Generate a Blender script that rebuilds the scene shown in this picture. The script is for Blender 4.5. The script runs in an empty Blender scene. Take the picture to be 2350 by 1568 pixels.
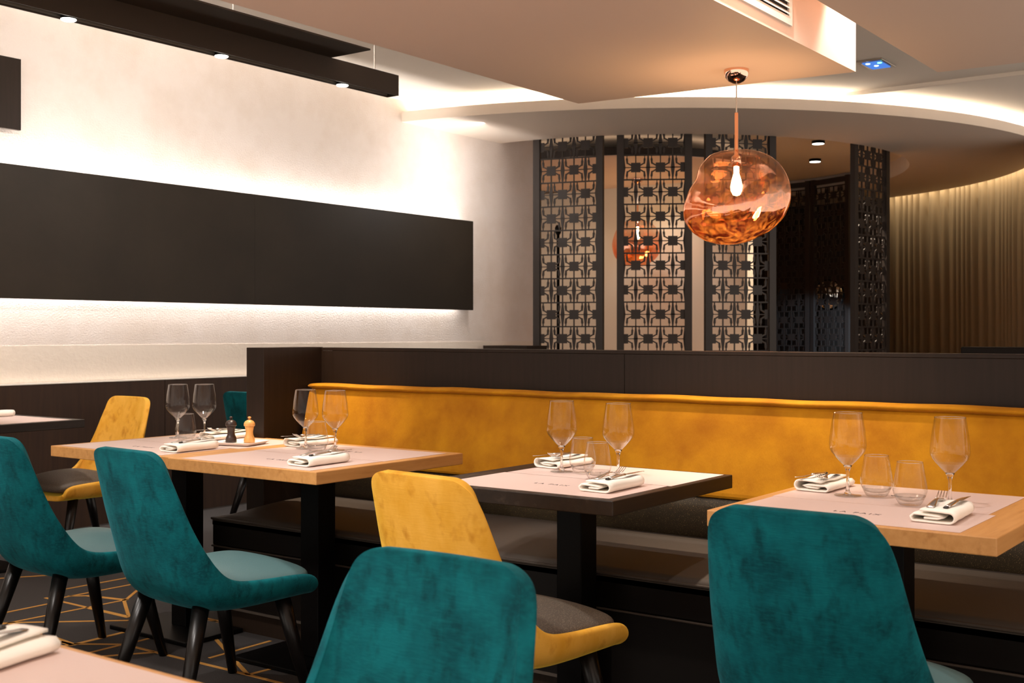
import bpy, bmesh, math, random
from mathutils import Vector, Matrix
R = math.radians
PI = math.pi
scene = bpy.context.scene
COL = scene.collection
random.seed(7)

# ---------------------------------------------------------------- camera, world, lights, exposure
YAW = 36.196
cam_d = bpy.data.cameras.new('camera')
cam = bpy.data.objects.new('camera', cam_d)
COL.objects.link(cam)
cam.location = (0, 0, 1.2)
cam.rotation_euler = (R(90), 0, R(YAW - 90))
cam_d.sensor_width = 36
cam_d.lens = 2703.87 / 2350 * 36
cam_d.shift_y = -19 / 2350
cam_d.clip_start = 0.05
cam_d.dof.use_dof = True
cam_d.dof.focus_distance = 3.9
cam_d.dof.aperture_fstop = 8
scene.camera = cam

world = bpy.data.worlds.new('world')
scene.world = world
world.use_nodes = True
world.node_tree.nodes['Background'].inputs[0].default_value = (1.0, 0.87, 0.76, 1)
world.node_tree.nodes['Background'].inputs[1].default_value = 1.0

vs = scene.view_settings
vs.view_transform = 'Standard'
vs.look = 'None'
vs.exposure = 0.72
vs.gamma = 1.0
vs.use_curve_mapping = False
cy = scene.cycles
cy.use_denoising = True
cy.adaptive_threshold = 0.02
cy.max_bounces = 8
cy.diffuse_bounces = 4
cy.glossy_bounces = 5
cy.transmission_bounces = 8
cy.transparent_max_bounces = 16
cy.caustics_reflective = False
cy.caustics_refractive = False
cy.sample_clamp_indirect = 6
cy.blur_glossy = 0.5

WARM = (1.0, 0.80, 0.60)
WHITE = (1.0, 0.935, 0.88)


def area_light(name, loc, sx, sy, power, color, direction, spread=180):
    l = bpy.data.lights.new(name, 'AREA')
    l.shape = 'RECTANGLE'
    l.size, l.size_y = sx, sy
    l.energy = power
    l.color = color
    l.spread = R(spread)
    o = bpy.data.objects.new(name, l)
    COL.objects.link(o)
    o.location = loc
    o.rotation_euler = Vector(direction).to_track_quat('-Z', 'Y').to_euler()
    return o


def spot_light(name, loc, target, power, color, angle, blend=0.5, size=0.03):
    l = bpy.data.lights.new(name, 'SPOT')
    l.energy = power
    l.color = color
    l.spot_size = R(angle)
    l.spot_blend = blend
    l.shadow_soft_size = size
    o = bpy.data.objects.new(name, l)
    COL.objects.link(o)
    o.location = loc
    o.rotation_euler = (Vector(target) - Vector(loc)).to_track_quat('-Z', 'Y').to_euler()
    return o


# ceiling downlights over the table row (set in the dropped ceilings, above the picture)
for n, (x, y, tx, ty, p, ang) in enumerate([
        (2.75, 2.95, 3.0, 3.25, 38, 50), (2.7, 2.05, 2.98, 1.95, 40, 46), (2.8, 1.15, 3.12, 1.10, 28, 50),
        (2.6, 0.55, 3.05, 0.5, 15, 50)]):
    spot_light('downlight_over_table', (x, y, 2.42), (tx, ty, 0.75), p, WHITE, ang, 0.75, 0.035)
spot_light('downlight_bench', (3.52, 1.74, 2.42), (3.68, 1.62, 0.85), 110, WARM, 52, 1.0, 0.03)
spot_light('downlight_bench', (3.42, 3.78, 2.42), (3.60, 3.76, 0.8), 110, WARM, 44, 0.8, 0.03)
spot_light('downlight_bench', (3.42, 0.35, 2.42), (3.62, 0.2, 0.8), 22, WARM, 55, 0.9, 0.03)
# downlights of the near aisle
for (x, y, tx, ty, p, *cone) in [(0.8, 1.6, 1.0, 1.6, 40), (1.1, 2.3, 2.25, 2.0, 95), (1.2, 3.3, 2.2, 3.3, 55), (3.3, 5.3, 3.9, 5.7, 60, 44), (4.5, 5.0, 4.85, 5.5, 26, 40), (1.7, 4.5, 2.2, 4.4, 45), (0.9, 0.5, 1.6, 1.0, 8)]:
    spot_light('downlight_aisle', (x, y, 2.42), (tx, ty, 0.6), p, WHITE, cone[0] if cone else 75, 0.7, 0.04)
# spots of the hanging beam, wall side
for x in (1.4, 2.2, 3.062, 3.923, 4.784):
    spot_light('beam_spot_light', (x, 4.70, 2.585), (x + 0.3, 6.4, 2.2), 33, WHITE, 100, 1.0, 0.03)
area_light('ring_wall_wash', (7.75, 5.95, 2.93), 0.05, 1.5, 11, WHITE, (0, 0.75, -0.65), 170)
# light strips behind the dark wall panel (upwards and downwards) and behind the upper panel
area_light('led_panel_up', (5.75, 6.475, 2.11), 4.6, 0.02, 22, WHITE, (0, -0.10, 1), 165)
area_light('led_panel_down', (5.75, 6.475, 1.49), 4.6, 0.02, 13, WHITE, (0, -0.10, -1), 165)
area_light('led_panel_up', (1.7, 6.475, 2.11), 3.4, 0.02, 16, WHITE, (0, -0.10, 1), 165)
area_light('led_panel_down', (1.7, 6.475, 1.49), 3.4, 0.02, 10, WHITE, (0, -0.10, -1), 165)
area_light('fill_tray_up', (2.0, 4.5, 2.75), 5.0, 0.05, 40, WHITE, (0, 0, 1), 170)  # added unseen uplight that brightens the ceiling above the tray
# channel between the two dropped ceilings
spot_light('channel_spot', (5.35, 1.80, 3.10), (5.45, 1.97, 2.55), 50, WHITE, 85, 0.4, 0.02)
spot_light('channel_spot', (4.05, 1.80, 3.10), (4.15, 1.97, 2.55), 50, WHITE, 85, 0.4, 0.02)
# inside the round room behind the lattice
spot_light('round_room_spot', (11.0, 6.35, 2.85), (11.85, 6.42, 1.75), 15, WHITE, 75, 0.8, 0.04)
spot_light('round_room_spot', (10.9, 7.6, 2.85), (11.85, 7.6, 0.9), 9, WARM, 100, 0.8, 0.04)
spot_light('round_room_downlight', (10.95, 4.33, 3.09), (10.95, 4.5, 0), 150, WARM, 84, 0.6, 0.04)
spot_light('round_room_downlight', (12.07, 4.82, 3.09), (12.07, 4.9, 0), 150, WARM, 84, 0.6, 0.04)
spot_light('cooler_glow', (12.6, 4.35, 1.2), (13.9, 5.38, 1.2), 110, (0.55, 0.78, 1.0), 32, 0.5, 0.05)


# ---------------------------------------------------------------- materials
def lin(c):
    return tuple((x / 12.92 if x <= 0.04045 else ((x + 0.055) / 1.055) ** 2.4) for x in c)


def hexc(h):
    return lin(tuple(int(h[i:i + 2], 16) / 255 for i in (0, 2, 4)))


def mat(name, color, rough=0.6, metal=0.0, sheen=0.0, spec=0.5, var=None, bump=None, coat=0.0, emit=None, aniso_scale=None):
    """var = (second colour, noise scale, low, high, stretch xyz);  bump = (scale, strength, stretch xyz)"""
    m = bpy.data.materials.new(name)
    m.use_nodes = True
    nt = m.node_tree
    b = nt.nodes['Principled BSDF']
    b.inputs['Base Color'].default_value = (*color, 1)
    b.inputs['Roughness'].default_value = rough
    b.inputs['Metallic'].default_value = metal
    b.inputs['Specular IOR Level'].default_value = spec
    b.inputs['Coat Weight'].default_value = coat
    if sheen:
        b.inputs['Sheen Weight'].default_value = sheen
        b.inputs['Sheen Roughness'].default_value = 0.35
        b.inputs['Sheen Tint'].default_value = (*[min(1, c * 2.2 + 0.05) for c in color], 1)
    if emit:
        b.inputs['Emission Color'].default_value = (*emit[0], 1)
        b.inputs['Emission Strength'].default_value = emit[1]
    tc = nt.nodes.new('ShaderNodeTexCoord')

    def noise(scale, stretch, detail=4, rough_=0.6):
        mp = nt.nodes.new('ShaderNodeMapping')
        mp.inputs['Scale'].default_value = stretch
        nt.links.new(tc.outputs['Object'], mp.inputs[0])
        n = nt.nodes.new('ShaderNodeTexNoise')
        n.inputs['Scale'].default_value = scale
        n.inputs['Detail'].default_value = detail
        n.inputs['Roughness'].default_value = rough_
        nt.links.new(mp.outputs[0], n.inputs['Vector'])
        return n
    if var:
        c2, sc, lo, hi, st = var
        n = noise(sc, st)
        rp = nt.nodes.new('ShaderNodeValToRGB')
        rp.color_ramp.elements[0].position = lo
        rp.color_ramp.elements[1].position = hi
        rp.color_ramp.elements[0].color = (*color, 1)
        rp.color_ramp.elements[1].color = (*c2, 1)
        nt.links.new(n.outputs['Fac'], rp.inputs[0])
        nt.links.new(rp.outputs[0], b.inputs['Base Color'])
    if bump:
        sc, strength, st = bump
        n = noise(sc, st, 6, 0.65)
        bp = nt.nodes.new('ShaderNodeBump')
        bp.inputs['Strength'].default_value = strength
        bp.inputs['Distance'].default_value = 0.01
        nt.links.new(n.outputs['Fac'], bp.inputs['Height'])
        nt.links.new(bp.outputs[0], b.inputs['Normal'])
    return m


def add_layer(m, c2, scale, lo, hi, stretch, fac=1.0):
    """lay a second noise colour over a material made by mat()"""
    nt = m.node_tree
    b = nt.nodes['Principled BSDF']
    tc = nt.nodes.new('ShaderNodeTexCoord')
    mp = nt.nodes.new('ShaderNodeMapping')
    mp.inputs['Scale'].default_value = stretch
    nt.links.new(tc.outputs['Object'], mp.inputs[0])
    n = nt.nodes.new('ShaderNodeTexNoise')
    n.inputs['Scale'].default_value = scale
    n.inputs['Detail'].default_value = 3
    nt.links.new(mp.outputs[0], n.inputs['Vector'])
    rp = nt.nodes.new('ShaderNodeMapRange')
    rp.inputs[1].default_value = lo
    rp.inputs[2].default_value = hi
    rp.inputs[4].default_value = fac
    nt.links.new(n.outputs['Fac'], rp.inputs[0])
    mx = nt.nodes.new('ShaderNodeMix')
    mx.data_type = 'RGBA'
    bc = b.inputs['Base Color']
    if bc.links:
        nt.links.new(bc.links[0].from_socket, mx.inputs[6])
    else:
        mx.inputs[6].default_value = bc.default_value
    mx.inputs[7].default_value = (*c2, 1)
    nt.links.new(rp.outputs[0], mx.inputs[0])
    nt.links.new(mx.outputs[2], bc)
    return m


def glass_thin(name, tint=(1, 1, 1), edge=0.75, base=0.05, power=3.0):
    m = bpy.data.materials.new(name)
    m.use_nodes = True
    nt = m.node_tree
    nt.nodes.clear()
    out = nt.nodes.new('ShaderNodeOutputMaterial')
    lw = nt.nodes.new('ShaderNodeLayerWeight')
    lw.inputs[0].default_value = 0.5
    pw = nt.nodes.new('ShaderNodeMath')
    pw.operation = 'POWER'
    pw.inputs[1].default_value = power
    nt.links.new(lw.outputs['Facing'], pw.inputs[0])
    mr = nt.nodes.new('ShaderNodeMapRange')
    mr.inputs[3].default_value = base
    mr.inputs[4].default_value = edge
    nt.links.new(pw.outputs[0], mr.inputs[0])
    t = nt.nodes.new('ShaderNodeBsdfTransparent')
    t.inputs[0].default_value = (*tint, 1)
    g = nt.nodes.new('ShaderNodeBsdfGlossy')
    g.inputs['Roughness'].default_value = 0.0
    mx = nt.nodes.new('ShaderNodeMixShader')
    nt.links.new(mr.outputs[0], mx.inputs[0])
    nt.links.new(t.outputs[0], mx.inputs[1])
    nt.links.new(g.outputs[0], mx.inputs[2])
    nt.links.new(mx.outputs[0], out.inputs[0])
    return m


def glass_solid(name, color=(1, 1, 1), ior=1.45):
    m = bpy.data.materials.new(name)
    m.use_nodes = True
    nt = m.node_tree
    nt.nodes.clear()
    out = nt.nodes.new('ShaderNodeOutputMaterial')
    g = nt.nodes.new('ShaderNodeBsdfGlass')
    g.inputs['Color'].default_value = (*color, 1)
    g.inputs['IOR'].default_value = ior
    nt.links.new(g.outputs[0], out.inputs[0])
    return m


def emission(name, color, strength):
    m = bpy.data.materials.new(name)
    m.use_nodes = True
    nt = m.node_tree
    nt.nodes.clear()
    out = nt.nodes.new('ShaderNodeOutputMaterial')
    e = nt.nodes.new('ShaderNodeEmission')
    e.inputs[0].default_value = (*color, 1)
    e.inputs[1].default_value = strength
    nt.links.new(e.outputs[0], out.inputs[0])
    return m


def melt_glass(name, zlo, zhi):
    """blown glass with a copper metal layer that thickens towards the bottom"""
    m = bpy.data.materials.new(name)
    m.use_nodes = True
    nt = m.node_tree
    nt.nodes.clear()
    L = nt.links.new
    out = nt.nodes.new('ShaderNodeOutputMaterial')
    tc = nt.nodes.new('ShaderNodeTexCoord')
    sp = nt.nodes.new('ShaderNodeSeparateXYZ')
    L(tc.outputs['Object'], sp.inputs[0])
    nz = nt.nodes.new('ShaderNodeTexNoise')
    nz.inputs['Scale'].default_value = 5
    nz.inputs['Detail'].default_value = 1
    L(tc.outputs['Object'], nz.inputs['Vector'])
    ad = nt.nodes.new('ShaderNodeMath')
    ad.operation = 'MULTIPLY_ADD'
    ad.inputs[1].default_value = 0.22
    L(nz.outputs['Fac'], ad.inputs[0])
    L(sp.outputs['Z'], ad.inputs[2])
    mr = nt.nodes.new('ShaderNodeMapRange')
    mr.inputs[1].default_value = zhi + 0.1
    mr.inputs[2].default_value = zlo + 0.1
    mr.inputs[3].default_value = 0.10
    mr.inputs[4].default_value = 0.70
    L(ad.outputs[0], mr.inputs[0])
    lw = nt.nodes.new('ShaderNodeLayerWeight')
    lw.inputs[0].default_value = 0.5
    pw = nt.nodes.new('ShaderNodeMath')
    pw.operation = 'POWER'
    pw.inputs[1].default_value = 2.5
    L(lw.outputs['Facing'], pw.inputs[0])
    mx_ = nt.nodes.new('ShaderNodeMath')
    mx_.operation = 'MAXIMUM'
    L(mr.outputs[0], mx_.inputs[0])
    L(pw.outputs[0], mx_.inputs[1])
    ramp = nt.nodes.new('ShaderNodeValToRGB')
    ramp.color_ramp.elements[0].position = 0.1
    ramp.color_ramp.elements[0].color = (1.0, 0.95, 0.90, 1)
    ramp.color_ramp.elements[1].position = 0.55
    ramp.color_ramp.elements[1].color = (0.98, 0.30, 0.08, 1)
    L(mr.outputs[0], ramp.inputs[0])
    t = nt.nodes.new('ShaderNodeBsdfTransparent')
    L(ramp.outputs[0], t.inputs[0])
    g = nt.nodes.new('ShaderNodeBsdfGlossy')
    g.inputs['Color'].default_value = (1.0, 0.62, 0.45, 1)
    g.inputs['Roughness'].default_value = 0.02
    bpn = nt.nodes.new('ShaderNodeBump')
    n2 = nt.nodes.new('ShaderNodeTexNoise')
    n2.inputs['Scale'].default_value = 9
    n2.inputs['Detail'].default_value = 1
    L(tc.outputs['Object'], n2.inputs['Vector'])
    bpn.inputs['Strength'].default_value = 0.25
    bpn.inputs['Distance'].default_value = 0.03
    L(n2.outputs['Fac'], bpn.inputs['Height'])
    L(bpn.outputs[0], g.inputs['Normal'])
    mx = nt.nodes.new('ShaderNodeMixShader')
    L(mx_.outputs[0], mx.inputs[0])
    L(t.outputs[0], mx.inputs[1])
    L(g.outputs[0], mx.inputs[2])
    tl = nt.nodes.new('ShaderNodeBsdfTranslucent')
    tl.inputs[0].default_value = (1.0, 0.42, 0.10, 1)
    mx2 = nt.nodes.new('ShaderNodeMixShader')
    n3 = nt.nodes.new('ShaderNodeTexNoise')
    n3.inputs['Scale'].default_value = 14
    n3.inputs['Detail'].default_value = 3
    n3.inputs['Distortion'].default_value = 2.5
    L(tc.outputs['Object'], n3.inputs['Vector'])
    hz = nt.nodes.new('ShaderNodeMapRange')
    hz.inputs[1].default_value = 0.42
    hz.inputs[2].default_value = 0.72
    hz.inputs[3].default_value = 0.0
    hz.inputs[4].default_value = 0.8
    L(n3.outputs['Fac'], hz.inputs[0])
    ml = nt.nodes.new('ShaderNodeMath')
    ml.operation = 'MULTIPLY'
    L(hz.outputs[0], ml.inputs[0])
    L(mr.outputs[0], ml.inputs[1])
    m3 = nt.nodes.new('ShaderNodeMath')
    m3.operation = 'MULTIPLY'
    L(ml.outputs[0], m3.inputs[0])
    L(mr.outputs[0], m3.inputs[1])
    L(m3.outputs[0], mx2.inputs[0])
    L(mx.outputs[0], mx2.inputs[1])
    L(tl.outputs[0], mx2.inputs[2])
    L(mx2.outputs[0], out.inputs[0])
    return m


M = {}
M['plaster'] = mat('rough_plaster', hexc('EBE1DA'), 0.9, bump=(80, 0.6, (1, 1, 1.2)), var=(hexc('E0D3C8'), 3.0, 0.4, 0.75, (1, 1, 1)))
M['plaster_low'] = mat('soft_plaster', hexc('EADFD2'), 0.9, bump=(30, 0.3, (1, 1, 1)))
M['paint'] = mat('white_paint', hexc('E6DCD0'), 0.8)
M['ceiling'] = mat('ceiling_paint', hexc('EFE6DA'), 0.85)
M['soffit'] = mat('dropped_ceiling_paint', hexc('F2D8C6'), 0.6, spec=0.25)
M['dark_wood'] = mat('dark_stained_wood', hexc('271C15'), 0.45, spec=0.22, var=(hexc('21170F'), 5, 0.35, 0.7, (14, 14, 0.6)))
M['wainscot'] = mat('brown_wainscot', hexc('3B291D'), 0.45, spec=0.25, var=(hexc('30211A'), 5, 0.35, 0.7, (10, 10, 0.6)))
M['panel'] = mat('matt_dark_panel', hexc('2A231B'), 0.5, spec=0.25, var=(hexc('231D16'), 3, 0.3, 0.7, (1, 1, 1)))
M['beam'] = mat('beam_metal', hexc('352B22'), 0.5, spec=0.25)
M['lattice'] = mat('lattice_bronze', hexc('2E2622'), 0.5)
M['black_metal'] = mat('black_metal', hexc('050404'), 0.42, spec=0.12)
M['leg'] = mat('black_lacquered_wood', hexc('0A0706'), 0.3, spec=0.3, bump=(80, 0.05, (1, 1, 0.05)))
teal = mat('teal_velvet', hexc('00444C'), 0.85, sheen=0.65, spec=0.15, var=(hexc('04626A'), 9, 0.38, 0.64, (1.0, 1.0, 0.8)), bump=(260, 0.14, (1, 0.12, 1)))
add_layer(teal, hexc('00282F'), 34, 0.5, 0.74, (1, 1, 0.45), 0.7)
add_layer(teal, hexc('0A6C70'), 160, 0.45, 0.75, (1, 0.25, 1), 0.35)
M['teal'] = teal
M['teal_seat'] = mat('grey_teal_leather', hexc('4E6D70'), 0.45, spec=0.4, bump=(220, 0.12, (1, 1, 1)))
yel = mat('yellow_velvet', hexc('D89A28'), 0.8, sheen=0.7, spec=0.2, var=(hexc('EBB048'), 8, 0.34, 0.62, (1, 1, 0.7)), bump=(160, 0.10, (0.7, 0.12, 1.6)))
add_layer(yel, hexc('B06C06'), 17, 0.56, 0.75, (1, 1, 0.8), 0.75)
M['yellow'] = yel
M['grey_seat'] = mat('dark_glitter_fabric', hexc('4A4036'), 0.6, var=(hexc('6B5E50'), 320, 0.52, 0.62, (1, 1, 1)), bump=(320, 0.2, (1, 1, 1)))
ben = mat('ochre_velvet', hexc('A26606'), 0.8, sheen=0.5, spec=0.2, var=(hexc('C08410'), 6, 0.3, 0.65, (1, 1, 1)), bump=(220, 0.18, (1, 1, 0.3)))
add_layer(ben, hexc('844A04'), 4, 0.5, 0.75, (1, 0.8, 0.5), 0.6)
M['ochre'] = ben
M['glitter'] = mat('glitter_vinyl', hexc('3F3526'), 0.42, var=(hexc('B59A66'), 330, 0.60, 0.68, (1, 1, 1)), bump=(420, 0.2, (1, 1, 1)))
M['taupe'] = mat('taupe_leather', hexc('433B34'), 0.58, spec=0.3, bump=(260, 0.06, (1, 1, 1)))
M['dark_leather'] = mat('dark_brown_leather', hexc('0C0806'), 0.42, spec=0.2)
oak = mat('oak', hexc('CB9558'), 0.5, var=(hexc('BA8346'), 5, 0.3, 0.75, (0.7, 11, 11)), bump=(40, 0.04, (0.1, 1, 1)))
add_layer(oak, hexc('9E682F'), 40, 0.58, 0.8, (0.12, 1, 1), 0.7)
M['oak'] = oak
dko = mat('dark_oak', hexc('271C13'), 0.45, spec=0.3, var=(hexc('1D140D'), 5, 0.35, 0.7, (0.7, 10, 10)))
add_layer(dko, hexc('3F3328'), 30, 0.62, 0.72, (0.16, 1, 1), 0.6)
M['dark_oak'] = dko
M['paper'] = mat('pink_paper', hexc('D3BAB1'), 0.45, spec=0.4)
M['ink'] = mat('dark_ink', hexc('4A3A38'), 0.7)
M['linen'] = mat('white_linen', hexc('F3EDE2'), 0.9, bump=(400, 0.1, (1, 1, 1)))
M['steel'] = mat('polished_steel', hexc('E2DEDA'), 0.24, metal=1.0)
M['steel_black'] = mat('black_handle_end', hexc('1D1A18'), 0.35)
M['porcelain'] = mat('white_porcelain', hexc('F0E8DE'), 0.25)
M['mill_dark'] = mat('dark_walnut', hexc('33211A'), 0.35, var=(hexc('1F130E'), 12, 0.35, 0.7, (3, 3, 0.4)))
M['mill_light'] = mat('beech', hexc('D9A05C'), 0.4, var=(hexc('C08846'), 14, 0.35, 0.7, (3, 3, 0.4)))
M['copper'] = mat('polished_copper', hexc('F2C2A8'), 0.06, metal=1.0)
M['glass'] = glass_thin('thin_glass', (0.99, 0.99, 0.985), 0.95, 0.02, 2.8)
M['glass_base'] = glass_thin('thick_glass_base', (0.98, 0.98, 0.975), 0.75, 0.10, 1.8)
M['glass_solid'] = glass_solid('clear_glass', (0.99, 0.99, 0.985))
carpet = mat('charcoal_carpet', hexc('2B2726'), 0.95, var=(hexc('3A3533'), 260, 0.4, 0.62, (1, 1, 1)), bump=(300, 0.3, (1, 1, 1)))
M['carpet'] = carpet
M['gold_yarn'] = mat('gold_yarn', hexc('C08A3E'), 0.95, bump=(300, 0.3, (1, 1, 1)))
M['beige_wall'] = mat('beige_wall_paint', hexc('D9CDBC'), 0.8)
M['curtain'] = mat('beige_curtain', hexc('8F7A5C'), 0.85)
M['white_metal'] = mat('white_lacquer', hexc('EFE8DF'), 0.4)
M['lamp_disc'] = emission('lit_spot_lens', (1.0, 0.95, 0.82), 6)
M['down_disc'] = emission('lit_downlight', (1.0, 0.93, 0.80), 5)
M['led'] = emission('led_strip', (1.0, 0.88, 0.72), 60)
M['fill_soft'] = emission('soft_fill_glow', (1.0, 0.66, 0.42), 1.5)  # glow of the strip added above the inner disc
M['bulb'] = emission('bulb_filament', (1.0, 0.62, 0.22), 60)
M['blue_led'] = emission('blue_led', (0.10, 0.28, 0.9), 0.55)
M['white_led'] = emission('white_led', (0.6, 0.8, 1.0), 4)
M['green_led'] = emission('green_led', (0.1, 1.0, 0.3), 5)
M['mirror'] = mat('mirror', (0.9, 0.92, 0.9), 0.03, metal=1.0)
M['dark_wall'] = mat('dark_brown_wall', hexc('2B221C'), 0.6)
M['ring_under'] = mat('taupe_ceiling_paint', hexc('E4D6C8'), 0.8)
M['cable'] = mat('clear_cable', hexc('D9CCBC'), 0.4)
M['clear_trim'] = mat('brushed_trim', hexc('B9AFA2'), 0.3, metal=0.8)


# ---------------------------------------------------------------- mesh helpers
class MB:
    def __init__(self):
        self.v, self.f = [], []

    def add(self, vs_, fs_):
        n = len(self.v)
        self.v += [tuple(p) for p in vs_]
        self.f += [tuple(i + n for i in f) for f in fs_]
        return self

    def box(self, x0, x1, y0, y1, z0, z1):
        vs_ = [(x, y, z) for z in (z0, z1) for y in (y0, y1) for x in (x0, x1)]
        return self.add(vs_, [(0, 2, 3, 1), (4, 5, 7, 6), (0, 1, 5, 4), (2, 6, 7, 3), (0, 4, 6, 2), (1, 3, 7, 5)])

    def prism(self, poly, z0, z1, bottom=True, top=True):
        n = len(poly)
        vs_ = [(p[0], p[1], z0) for p in poly] + [(p[0], p[1], z1) for p in poly]
        fs_ = [(i, (i + 1) % n, n + (i + 1) % n, n + i) for i in range(n)]
        if bottom:
            fs_.append(tuple(reversed(range(n))))
        if top:
            fs_.append(tuple(range(n, 2 * n)))
        return self.add(vs_, fs_)

    def lathe(self, prof, n=32, closed=False, center=(0, 0), z=0):
        vs_, fs_ = [], []
        m = len(prof)
        for i in range(n):
            a = 2 * PI * i / n
            for r, h in prof:
                vs_.append((center[0] + r * math.cos(a), center[1] + r * math.sin(a), z + h))
        for i in range(n):
            j = (i + 1) % n
            for k in range(m - 1):
                fs_.append((i * m + k, j * m + k, j * m + k + 1, i * m + k + 1))
            if closed:
                fs_.append((i * m + m - 1, j * m + m - 1, j * m, i * m))
        return self.add(vs_, fs_)

    def tube(self, pts, rad, n=8, caps=True):
        pts = [Vector(p) for p in pts]
        rads = rad if isinstance(rad, (list, tuple)) else [rad] * len(pts)
        vs_, fs_ = [], []
        for i, p in enumerate(pts):
            d = (pts[min(i + 1, len(pts) - 1)] - pts[max(i - 1, 0)]).normalized()
            up = Vector((0, 0, 1)) if abs(d.z) < 0.95 else Vector((1, 0, 0))
            a = d.cross(up).normalized()
            b = a.cross(d)
            for k in range(n):
                t = 2 * PI * k / n
                vs_.append(p + (a * math.cos(t) + b * math.sin(t)) * rads[i])
        for i in range(len(pts) - 1):
            for k in range(n):
                q = (k + 1) % n
                fs_.append((i * n + k, i * n + q, (i + 1) * n + q, (i + 1) * n + k))
        if caps:
            fs_.append(tuple(range(n)))
            fs_.append(tuple(reversed(range((len(pts) - 1) * n, len(pts) * n))))
        return self.add(vs_, fs_)

    def grid(self, rows, close_u=False):
        m = len(rows[0])
        vs_ = [p for r in rows for p in r]
        fs_ = []
        for i in range(len(rows) - 1):
            for k in range(m - (0 if close_u else 1)):
                q = (k + 1) % m
                fs_.append((i * m + k, i * m + q, (i + 1) * m + q, (i + 1) * m + k))
        return self.add(vs_, fs_)

    def mesh(self, name, smooth=False):
        me = bpy.data.meshes.new(name)
        me.from_pydata(self.v, [], self.f)
        bm = bmesh.new()
        bm.from_mesh(me)
        bmesh.ops.recalc_face_normals(bm, faces=bm.faces)
        bm.to_mesh(me)
        bm.free()
        if smooth:
            for p in me.polygons:
                p.use_smooth = True
        me.update()
        return me


def obj(name, mb, material, parent=None, smooth=False, bevel=0, segs=2, subsurf=0, solid=0, offset=0, loc=None, rotz=None):
    me = mb.mesh(name, smooth) if isinstance(mb, MB) else mb
    if not me.materials:
        me.materials.append(M[material] if isinstance(material, str) else material)
    o = bpy.data.objects.new(name, me)
    COL.objects.link(o)
    if parent:
        o.parent = parent
    if loc:
        o.location = loc
    if rotz is not None:
        o.rotation_euler = (0, 0, rotz)
    if solid:
        md = o.modifiers.new('thickness', 'SOLIDIFY')
        md.thickness = solid
        md.offset = offset
    if subsurf:
        md = o.modifiers.new('smooth', 'SUBSURF')
        md.levels = md.render_levels = subsurf
    if bevel:
        md = o.modifiers.new('edge', 'BEVEL')
        md.width = bevel
        md.segments = segs
        md.limit_method = 'ANGLE'
        md.angle_limit = R(40)
        for p in me.polygons:
            p.use_smooth = False
    return o


def tag(o, label, cat, group=None, kind=None):
    o['label'] = label
    o['category'] = cat
    if group:
        o['group'] = group
    if kind:
        o['kind'] = kind
    return o


def struct(o, label=None, cat=None):
    o['kind'] = 'structure'
    if label:
        o['label'] = label
    if cat:
        o['category'] = cat
    return o


def thing(name, label, cat, loc=(0, 0, 0), rotz=0, group=None):
    o = bpy.data.objects.new(name, None)
    COL.objects.link(o)
    o.empty_display_size = 0.1
    o.location = loc
    o.rotation_euler = (0, 0, rotz)
    return tag(o, label, cat, group)


def copy_tree(o, parent=None):
    c = o.copy()
    COL.objects.link(c)
    c.parent = parent
    for ch in [x for x in bpy.data.objects if x.parent == o]:
        copy_tree(ch, c)
    return c


def place(proto, used, loc, rotz, label):
    """first call places the prototype itself, later ones copies of it"""
    if used:
        o = copy_tree(proto)
    else:
        o = proto
        used.append(1)
    if used and o is not proto:
        pass
    o.location = loc
    o.rotation_euler = (0, 0, rotz)
    o['label'] = label
    return o


# ---------------------------------------------------------------- the setting
WALL_Y = 6.5
ZC = 3.13
ZS = 2.44
CO, RO = (11.84, 6.97), 4.53
CI, RI = (11.46, 6.52), 2.76

floor = struct(obj('floor', MB().box(-0.7, 17, -1.6, 11, -0.1, 0), 'carpet'), 'charcoal carpet with gold line pattern', 'floor')
lines = [((2.71, 4.56), (3.25, 4.53)), ((2.71, 4.56), (2.66, 4.04), 2), ((2.71, 4.56), (3.03, 4.19)), ((3.06, 4.86), (3.06, 4.52)),
         ((3.06, 4.52), (3.06, 4.24), 1.6), ((3.14, 4.81), (3.2, 4.74)), ((3.2, 4.74), (3.25, 4.52), 1.6), ((3.24, 4.53), (3.07, 4.26)),
         ((3.2, 4.95), (3.6, 4.93)), ((3.1, 4.80), (3.6, 4.78)), ((2.6, 4.74), (3.06, 4.74)), ((2.66, 4.04), (3.08, 4.05), 1.4),
         ((2.66, 4.12), (2.66, 4.04)), ((2.67, 4.05), (2.78, 3.89)), ((2.40, 3.89), (2.78, 3.89)), ((2.63, 3.81), (2.78, 3.7)),
         ((3.08, 4.05), (3.06, 3.70), 1.5), ((3.08, 4.05), (3.24, 3.9)), ((2.78, 3.88), (3.04, 3.89)), ((3.24, 4.1), (3.24, 3.7)),
         ((3.04, 3.86), (3.22, 3.87)), ((3.11, 3.78), (3.12, 3.71)), ((2.9, 3.72), (3.12, 3.71)), ((2.85, 3.47), (3.15, 3.47)),
         ((2.79, 3.3), (2.79, 3.0)), ((2.79, 3.19), (3.0, 3.17)), ((3.06, 3.70), (2.79, 3.19)), ((2.78, 3.89), (2.79, 3.3)),
         ((2.3, 4.56), (2.71, 4.56)), ((2.3, 4.2), (2.66, 4.04)), ((2.3, 4.9), (2.71, 4.56)), ((3.25, 4.53), (3.7, 4.9))]
for k in range(46):
    x, y = random.uniform(-0.6, 6), random.choice([5.05, 5.25, 5.45, 5.7, 2.3, 2.5, 2.0, 1.5, 1.2, 0.8, 0.4])
    a = random.choice([0, 90, 90, 0, 45, -35, 20])
    l = random.uniform(0.3, 0.7)
    lines.append(((x, y), (x + l * math.cos(R(a)), y + l * math.sin(R(a)))))
mb = MB()
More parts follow.
